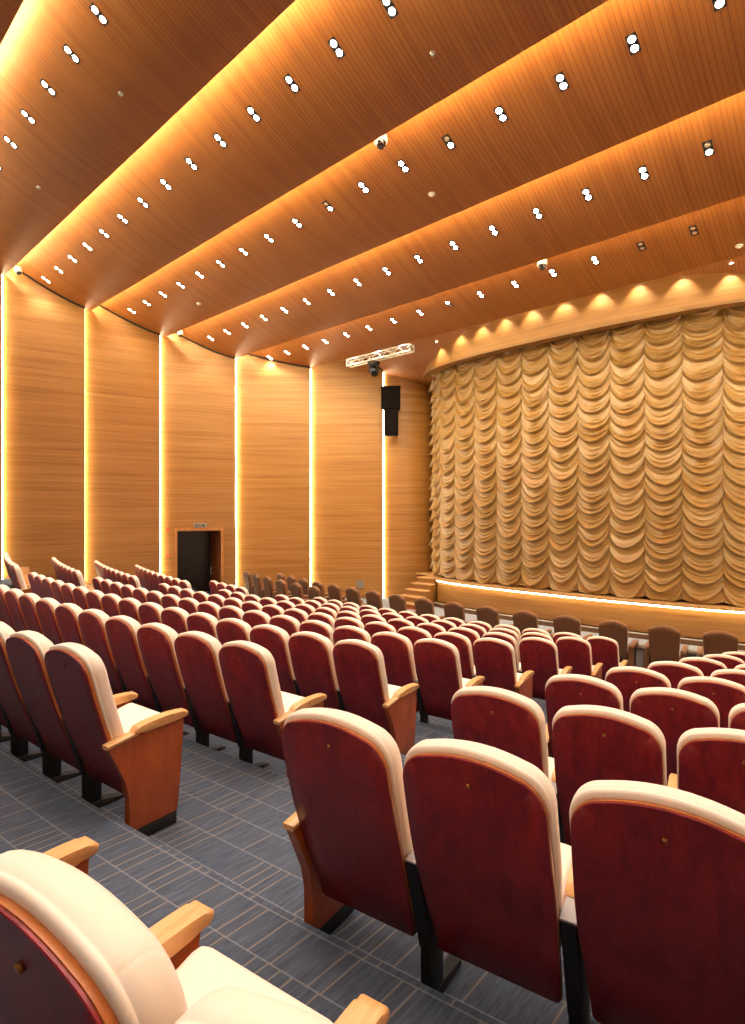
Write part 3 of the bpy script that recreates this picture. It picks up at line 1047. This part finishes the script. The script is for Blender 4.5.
NP = 16
def front_place(off, yA=11.80):
    R = YC - yA
    ph = off / R
    return XA + R * sin(ph), YC - R * cos(ph), ph
for i in range(NP):
    off = -8.70 + i * .962
    x, y, ph = front_place(off)
    armchair(x, y, FRONT_FLOOR, ph, 'brown leather armchair, %s from the timber wall, front row facing the stage' % ordinal(i + 1), 'brown armchairs in the front row')
    if i < NP - 1:
        x, y, ph = front_place(off + .481)
        side_table(x, y, FRONT_FLOOR, ph, 'dark low table after the %s front armchair counted from the timber wall' % ordinal(i + 1), 'tables between the front armchairs')
for i in range(6):
    off = -9.72 + i * 1.035
    x, y, ph = front_place(off, 10.75)
    armchair(x, y, TIER8, ph, 'brown leather armchair, %s from the timber wall, short second row near the doorway' % ordinal(i + 1), 'brown armchairs in the short second row')

# ---------------------------------------------------------------- ceiling lights
def light_meshes():
    o = {}
    bm = bmesh.new()
    # open frame with two round cut-outs made as rings
    rbox(bm, (.155, .30, .02), (0, 0, .012), .004, 1)
    for y in (-.072, .072):
        lathe(bm, [(.050, .004), (.058, .0), (.066, -.006), (.063, -.010), (.057, -.007), (.052, .002)], 24, 0, (0, y, 0))
    o['frame'] = mesh_from('frame', bm, plain('fixture_black', (.02, .02, .022), .4, .4), 40)
    for key, m in (('lamp', M['lamp']), ('lamp_off', M['off'])):
        bm = bmesh.new(); lathe(bm, [(0, -.012), (.028, -.011), (.047, -.004), (.050, .004), (0, .006)], 24)
        o[key] = mesh_from(key, bm, m, 60)
    return o
LM = light_meshes()
SPOT_W = 86.0
def spot(name, loc, parent, power, size, blend=.6, rad=.05, tilt=(0, 0, 0), colr=(1, .92, .79)):
    ld = DATA.lights.new(name, 'SPOT')
    ld.energy = power; ld.spot_size = radians(size); ld.spot_blend = blend; ld.shadow_soft_size = rad
    ld.color = colr
    lo = DATA.objects.new(name, ld); COL.objects.link(lo)
    lo.parent = parent; lo.location = loc; lo.rotation_euler = tilt
    return lo

def twin(x, k, y, label, on=(True, True), power=1.0):
    z = sec_z(k, y)
    sl = (sec_z(k, y + .05) - sec_z(k, y - .05)) / .1
    t = tag(empty('twin_downlight', (x, y, z - .004)), label, 'ceiling light', 'twin downlights in the timber ceiling')
    t.rotation_euler = (math.atan(sl), 0, 0)
    link('frame', LM['frame'], t)
    for yy, s in zip((-.072, .072), on):
        link('lamp', LM['lamp'] if s else LM['lamp_off'], t, (0, yy, 0))
    if any(on) and power:
        spot('beam', (0, 0, -.05), t, SPOT_W * power * (1 if all(on) else .5) * (1.0 if k == 8 else 1), 112, .7, .06, (-math.atan(sl) * .8 + (radians(5) if k == 8 else 0), 0, 0))

ROWS = {  # section: (y, first x by the wall, spacing, how many, state of some lamps)
    4: (3.74, -19.86, 1.165, 20, {}),
    5: (6.24, -19.72, 1.107, 21, {}),
    6: (8.67, -18.98, 1.086, 20, {}),
    7: (11.21, -18.16, 1.062, 19, {}),
    8: (13.45, -17.58, 1.045, 16, {}),
}
OFF = {(6, 11 - 0): None}
def nearest_index(k, x):
    y, x0, dx, nn, _ = ROWS[k]
    return round((x - x0) / dx)
STATE = {}
STATE[(8, nearest_index(8, -2.95))] = (False, False)
STATE[(8, nearest_index(8, -4.01))] = (False, False)
STATE[(6, nearest_index(6, -9.18))] = (False, True)
STATE[(6, nearest_index(6, -5.90))] = (False, True)
STATE[(7, nearest_index(7, -2.26))] = (False, True)
STATE[(8, nearest_index(8, -9.22))] = (True, False)
RN = {8: 'first', 7: 'second', 6: 'third', 5: 'fourth', 4: 'fifth'}
for k, (y, x0, dx, nn, _) in ROWS.items():
    for i in range(nn):
        st = STATE.get((k, i), (True, True))
        what = {2: 'glowing twin downlight', 1: 'half-lit twin downlight', 0: 'unlit black twin downlight'}[sum(st)]
        twin(x0 + dx * i, k, y, '%s, %s from the timber wall, %s ceiling row counted from the stage' % (what, ordinal(i + 1), RN[k]), st)
# rows over the back of the hall, behind the camera
for k, y in ((3, 1.35), (2, -1.05), (1, -3.4)):
    for i in range(9):
        twin(-19.0 + 2.9 * i, k, y, 'glowing twin downlight, %s from the timber wall, %s row over the rear seats' % (ordinal(i + 1), {3: 'first', 2: 'second', 1: 'third'}[k]), (True, True), 2.2)

# small spots that wash the curved header
bm = bmesh.new(); lathe(bm, [(.035, .02), (.06, .02), (.06, 0), (.05, -.006), (.04, 0), (.035, .01)], 20)
ring_me = mesh_from('ring', bm, M['alu'], 40)
bm = bmesh.new(); lathe(bm, [(0, .004), (.036, .006), (.036, .012), (0, .014)], 20)
bulb_me = mesh_from('lamp', bm, M['lamp'], 40)
HX = [-11.6, -10.6, -9.68, -8.80, -7.86, -6.85, -5.80, -4.80, -3.76, -2.70, -1.65]
for i, x in enumerate(HX):
    y = lip_y(x) - .21
    z = front_z(y) - .012
    t = tag(empty('header_spotlight', (x, y, z)), 'small recessed spotlight washing the curved header, %s from its end by the column' % ordinal(i + 1), 'ceiling light', 'spotlights over the curved header')
    link('ring', ring_me, t); link('lamp', bulb_me, t)
    spot('beam', (0, 0, -.02), t, 75, 94, .6, .03, (radians(2), 0, 0))

# ---------------------------------------------------------------- ceiling fittings
def dome(x, y, z, label, s=1.0):
    t = tag(empty('dome_camera', (x, y, z)), label, 'camera', 'white dome cameras')
    t.scale = (s, s, s)
    bm = bmesh.new(); lathe(bm, [(0, .16), (.085, .16), (.11, .13), (.122, .05), (.122, -.01), (.108, -.02), (0, -.02)], 28)
    link('housing', mesh_from('housing', bm, M['white'], 40), t)
    bm = bmesh.new(); lathe(bm, [(.095, -.02), (.092, -.06), (.07, -.105), (.035, -.128), (0, -.134)], 28)
    link('dome', mesh_from('dome', bm, M['lens'], 60), t)
dome(-6.95, 7.90, LIP[5][1] + .08, 'white dome camera hanging under the ceiling lip between the third and fourth light rows')
dome(-6.05, 12.78, LIP[7][1] + .02, 'white dome camera hanging before the ceiling row nearest the stage')
dome(-20.02, 5.55, LIP[4][1] + .12, 'white dome camera high in the corner above the leftmost timber panel', .9)
dome(-19.05, 10.5, LIP[6][1] + .06, 'white dome camera high on the wall above the doorway panel', .9)
def detector(x, y, k, label, r=.075):
    z = sec_z(k, y)
    t = tag(empty('smoke_detector' if r > .05 else 'sprinkler_head', (x, y, z)), label, 'smoke detector' if r > .05 else 'sprinkler', 'small round ceiling fittings')
    bm = bmesh.new(); lathe(bm, [(0, 0), (r, 0), (r, -.02), (r * .8, -.035), (0, -.035)], 24)
    link('base', mesh_from('base', bm, M['white'] if r > .05 else M['grey'], 40), t)
    bm = bmesh.new(); lathe(bm, [(r * .55, -.035), (r * .5, -.055), (r * .2, -.062), (0, -.063)], 24)
    link('sensor', mesh_from('sensor', bm, M['white'] if r > .05 else M['grey'], 40), t)
detector(-6.91, 9.45, 6, 'white round smoke detector between the second and third light rows')
detector(-2.26, 14.30, 8, 'white round smoke detector on the ceiling strip nearest the curved header')
detector(-16.0, 9.45, 6, 'white round smoke detector near the wall between the second and third light rows')
detector(-10.3, 4.5, 4, 'tiny sprinkler head on the rear ceiling strip, farther from the timber wall', .045)
detector(-14.7, 4.5, 4, 'tiny sprinkler head on the rear ceiling strip, closer to the timber wall', .045)
detector(-5.1, 7.0, 5, 'tiny sprinkler head beside the fourth row of ceiling lights', .045)

def build_truss():
    y, zc = 15.2, H0 + 5.66
    x0, x1 = -15.0, -11.95
    h = .115
    t = tag(empty('lighting_truss', ((x0 + x1) / 2, y, zc)), 'white aluminium lattice truss hanging from the ceiling before the stage column', 'truss')
    bm = bmesh.new()
    L = (x1 - x0) / 2
    for sy in (-h, h):
        for sz in (-h, h): tube(bm, (-L, sy, sz), (L, sy, sz), .025, 10)
    link('chord', mesh_from('chord', bm, M['alu'], 40), t)
    bm = bmesh.new()
    N = 12
    for i in range(N):
        a, b = -L + 2 * L * i / N, -L + 2 * L * (i + 1) / N
        up = 1 if i % 2 else -1
        for s in (-h, h):
            tube(bm, (a, s, -h * up), (b, s, h * up), .012, 8)
            tube(bm, (a, -h * up, s), (b, h * up, s), .012, 8)
    for x in (-L, L):
        for s in (-h, h):
            tube(bm, (x, -h, s), (x, h, s), .02, 8); tube(bm, (x, s, -h), (x, s, h), .02, 8)
    link('lattice', mesh_from('lattice', bm, M['alu'], 40), t)
    bm = bmesh.new()
    for x in (-L * .7, L * .7): tube(bm, (x, 0, h), (x, 0, front_z(y) - zc + .02), .012, 8)
    link('hanger', mesh_from('hanger', bm, M['alu'], 40), t)
    # added lamps above the truss, put in only to make it shine
    for i, x in enumerate((-1.2, 0, 1.2)):
        s = tag(empty('truss_fill_lamp', ((x0 + x1) / 2 + x, y - .25, zc + .28)), 'added spotlight to brighten the white truss, %s from the wall' % ordinal(i + 1), 'spotlight', 'added lamps brightening the white truss')
        bm = bmesh.new(); lathe(bm, [(0, .09), (.03, .09), (.045, .02), (.045, -.02), (.04, -.02), (.038, 0), (0, .005)], 18)
        link('housing', mesh_from('housing', bm, M['alu'], 40), s)
        bm = bmesh.new(); tube(bm, (0, 0, .08), (0, .09, -.10), .012, 8)
        link('bracket', mesh_from('bracket', bm, M['alu'], 40), s)
        spot('beam', (0, 0, -.03), s, 34, 120, .6, .03, (radians(10), 0, 0))
    # moving-head lamp
    px = -13.72
    m = tag(empty('moving_head_spotlight', (px, y, zc - h - .03)), 'black moving head stage lamp hanging under the white truss', 'stage lamp')
    bm = bmesh.new(); rbox(bm, (.40, .26, .12), (0, 0, -.085), .02, 2)
    link('base', mesh_from('base', bm, M['black'], 40), m)
    bm = bmesh.new()
    for sx in (-.17, .17): rbox(bm, (.05, .12, .30), (sx, 0, -.27), .015, 2)
    rbox(bm, (.36, .12, .05), (0, 0, -.16), .012, 2)
    link('yoke', mesh_from('yoke', bm, M['black'], 40), m)
    bm = bmesh.new()
    lathe(bm, [(0, .20), (.10, .20), (.135, .12), (.14, -.05), (.125, -.17), (.13, -.20), (.11, -.20), (.10, -.17), (0, -.165)], 24)
    bm.transform(Matrix.Translation((0, .0, -.35)) @ Matrix.Rotation(radians(-38), 4, 'Y') @ Matrix.Rotation(radians(-25), 4, 'X'))
    hd = link('head', mesh_from('head', bm, M['black'], 40), m)
    bm = bmesh.new(); lathe(bm, [(0, -.16), (.06, -.165), (.098, -.16), (.098, -.15), (0, -.15)], 24)
    bm.transform(Matrix.Translation((0, .0, -.35)) @ Matrix.Rotation(radians(-38), 4, 'Y') @ Matrix.Rotation(radians(-25), 4, 'X'))
    link('lens', mesh_from('lens', bm, M['grey'], 40), hd)
    bm = bmesh.new()
    for sx in (-.1, .1): tube(bm, (sx, 0, -.03), (sx, 0, .0), .015, 8)
    link('clamp', mesh_from('clamp', bm, M['black'], 40), m)
build_truss()

def build_speakers():
    # two black cabinets hung in front of the bowed column, one under the other
    # bearing: beside the joint light
    rz = radians(42.2)
    c = Vector((-14.02, 16.35, 0))
    for w, h, zt, dp, sh, nm, lb in ((.74, .86, H0 + 4.80, .50, .13, 'loudspeaker', 'black box loudspeaker hung on the bowed column, upper and wider of two'),
                             (.56, .98, H0 + 3.92, .46, .14, 'loudspeaker', 'black box loudspeaker hung on the bowed column, lower and narrower of two')):
        right = Vector((cos(rz), sin(rz), 0))
        p = c + right * sh
        t = tag(empty(nm, (p.x, p.y, zt - h), rz - radians(8)), lb, 'loudspeaker', 'black loudspeakers on the column')
        bm = bmesh.new()
        prism(bm, [(-w / 2, -dp / 2), (w / 2, -dp / 2), (w / 2 - .06, dp / 2), (-w / 2 + .06, dp / 2)], 'z', 0, h, .012, 2)
        link('cabinet', mesh_from('cabinet', bm, M['speaker'], 40), t)
        bm = bmesh.new()
        rbox(bm, (w - .08, .012, h - .10), (0, -dp / 2 - .006, h / 2), .004, 1)
        link('grille', mesh_from('grille', bm, M['speaker'], 40), t)
        bm = bmesh.new()
        rbox(bm, (w + .03, .10, .03), (0, 0, h - .02), .004, 1)
        link('bracket', mesh_from('bracket', bm, M['black'], 40), t)
build_speakers()

# ---------------------------------------------------------------- camera, world, view
cam = DATA.cameras.new('camera')
cam.sensor_fit = 'VERTICAL'; cam.sensor_height = 36.0; cam.lens = F / 1024 * 36.0
cam.clip_start = .02; cam.clip_end = 200
co = DATA.objects.new('camera', cam); COL.objects.link(co)
co.location = (0, 0, H0)
co.rotation_euler = (radians(90), 0, CAMA)
SC.camera = co

w = DATA.worlds.new('world'); SC.world = w
w.use_nodes = True
w.node_tree.nodes['Background'].inputs[0].default_value = (1, .85, .7, 1)
w.node_tree.nodes['Background'].inputs[1].default_value = .02
SC.view_settings.view_transform = 'Standard'
SC.view_settings.look = 'None'
SC.view_settings.exposure = 0.45
SC.view_settings.gamma = 1.0
SC.view_settings.use_curve_mapping = False
SC.cycles.max_bounces = 10
SC.cycles.diffuse_bounces = 6
SC.cycles.glossy_bounces = 4
SC.cycles.use_light_tree = True
SC.cycles.caustics_reflective = False
SC.cycles.caustics_refractive = False
SC.cycles.use_denoising = True
SC.cycles.sample_clamp_indirect = 6.0
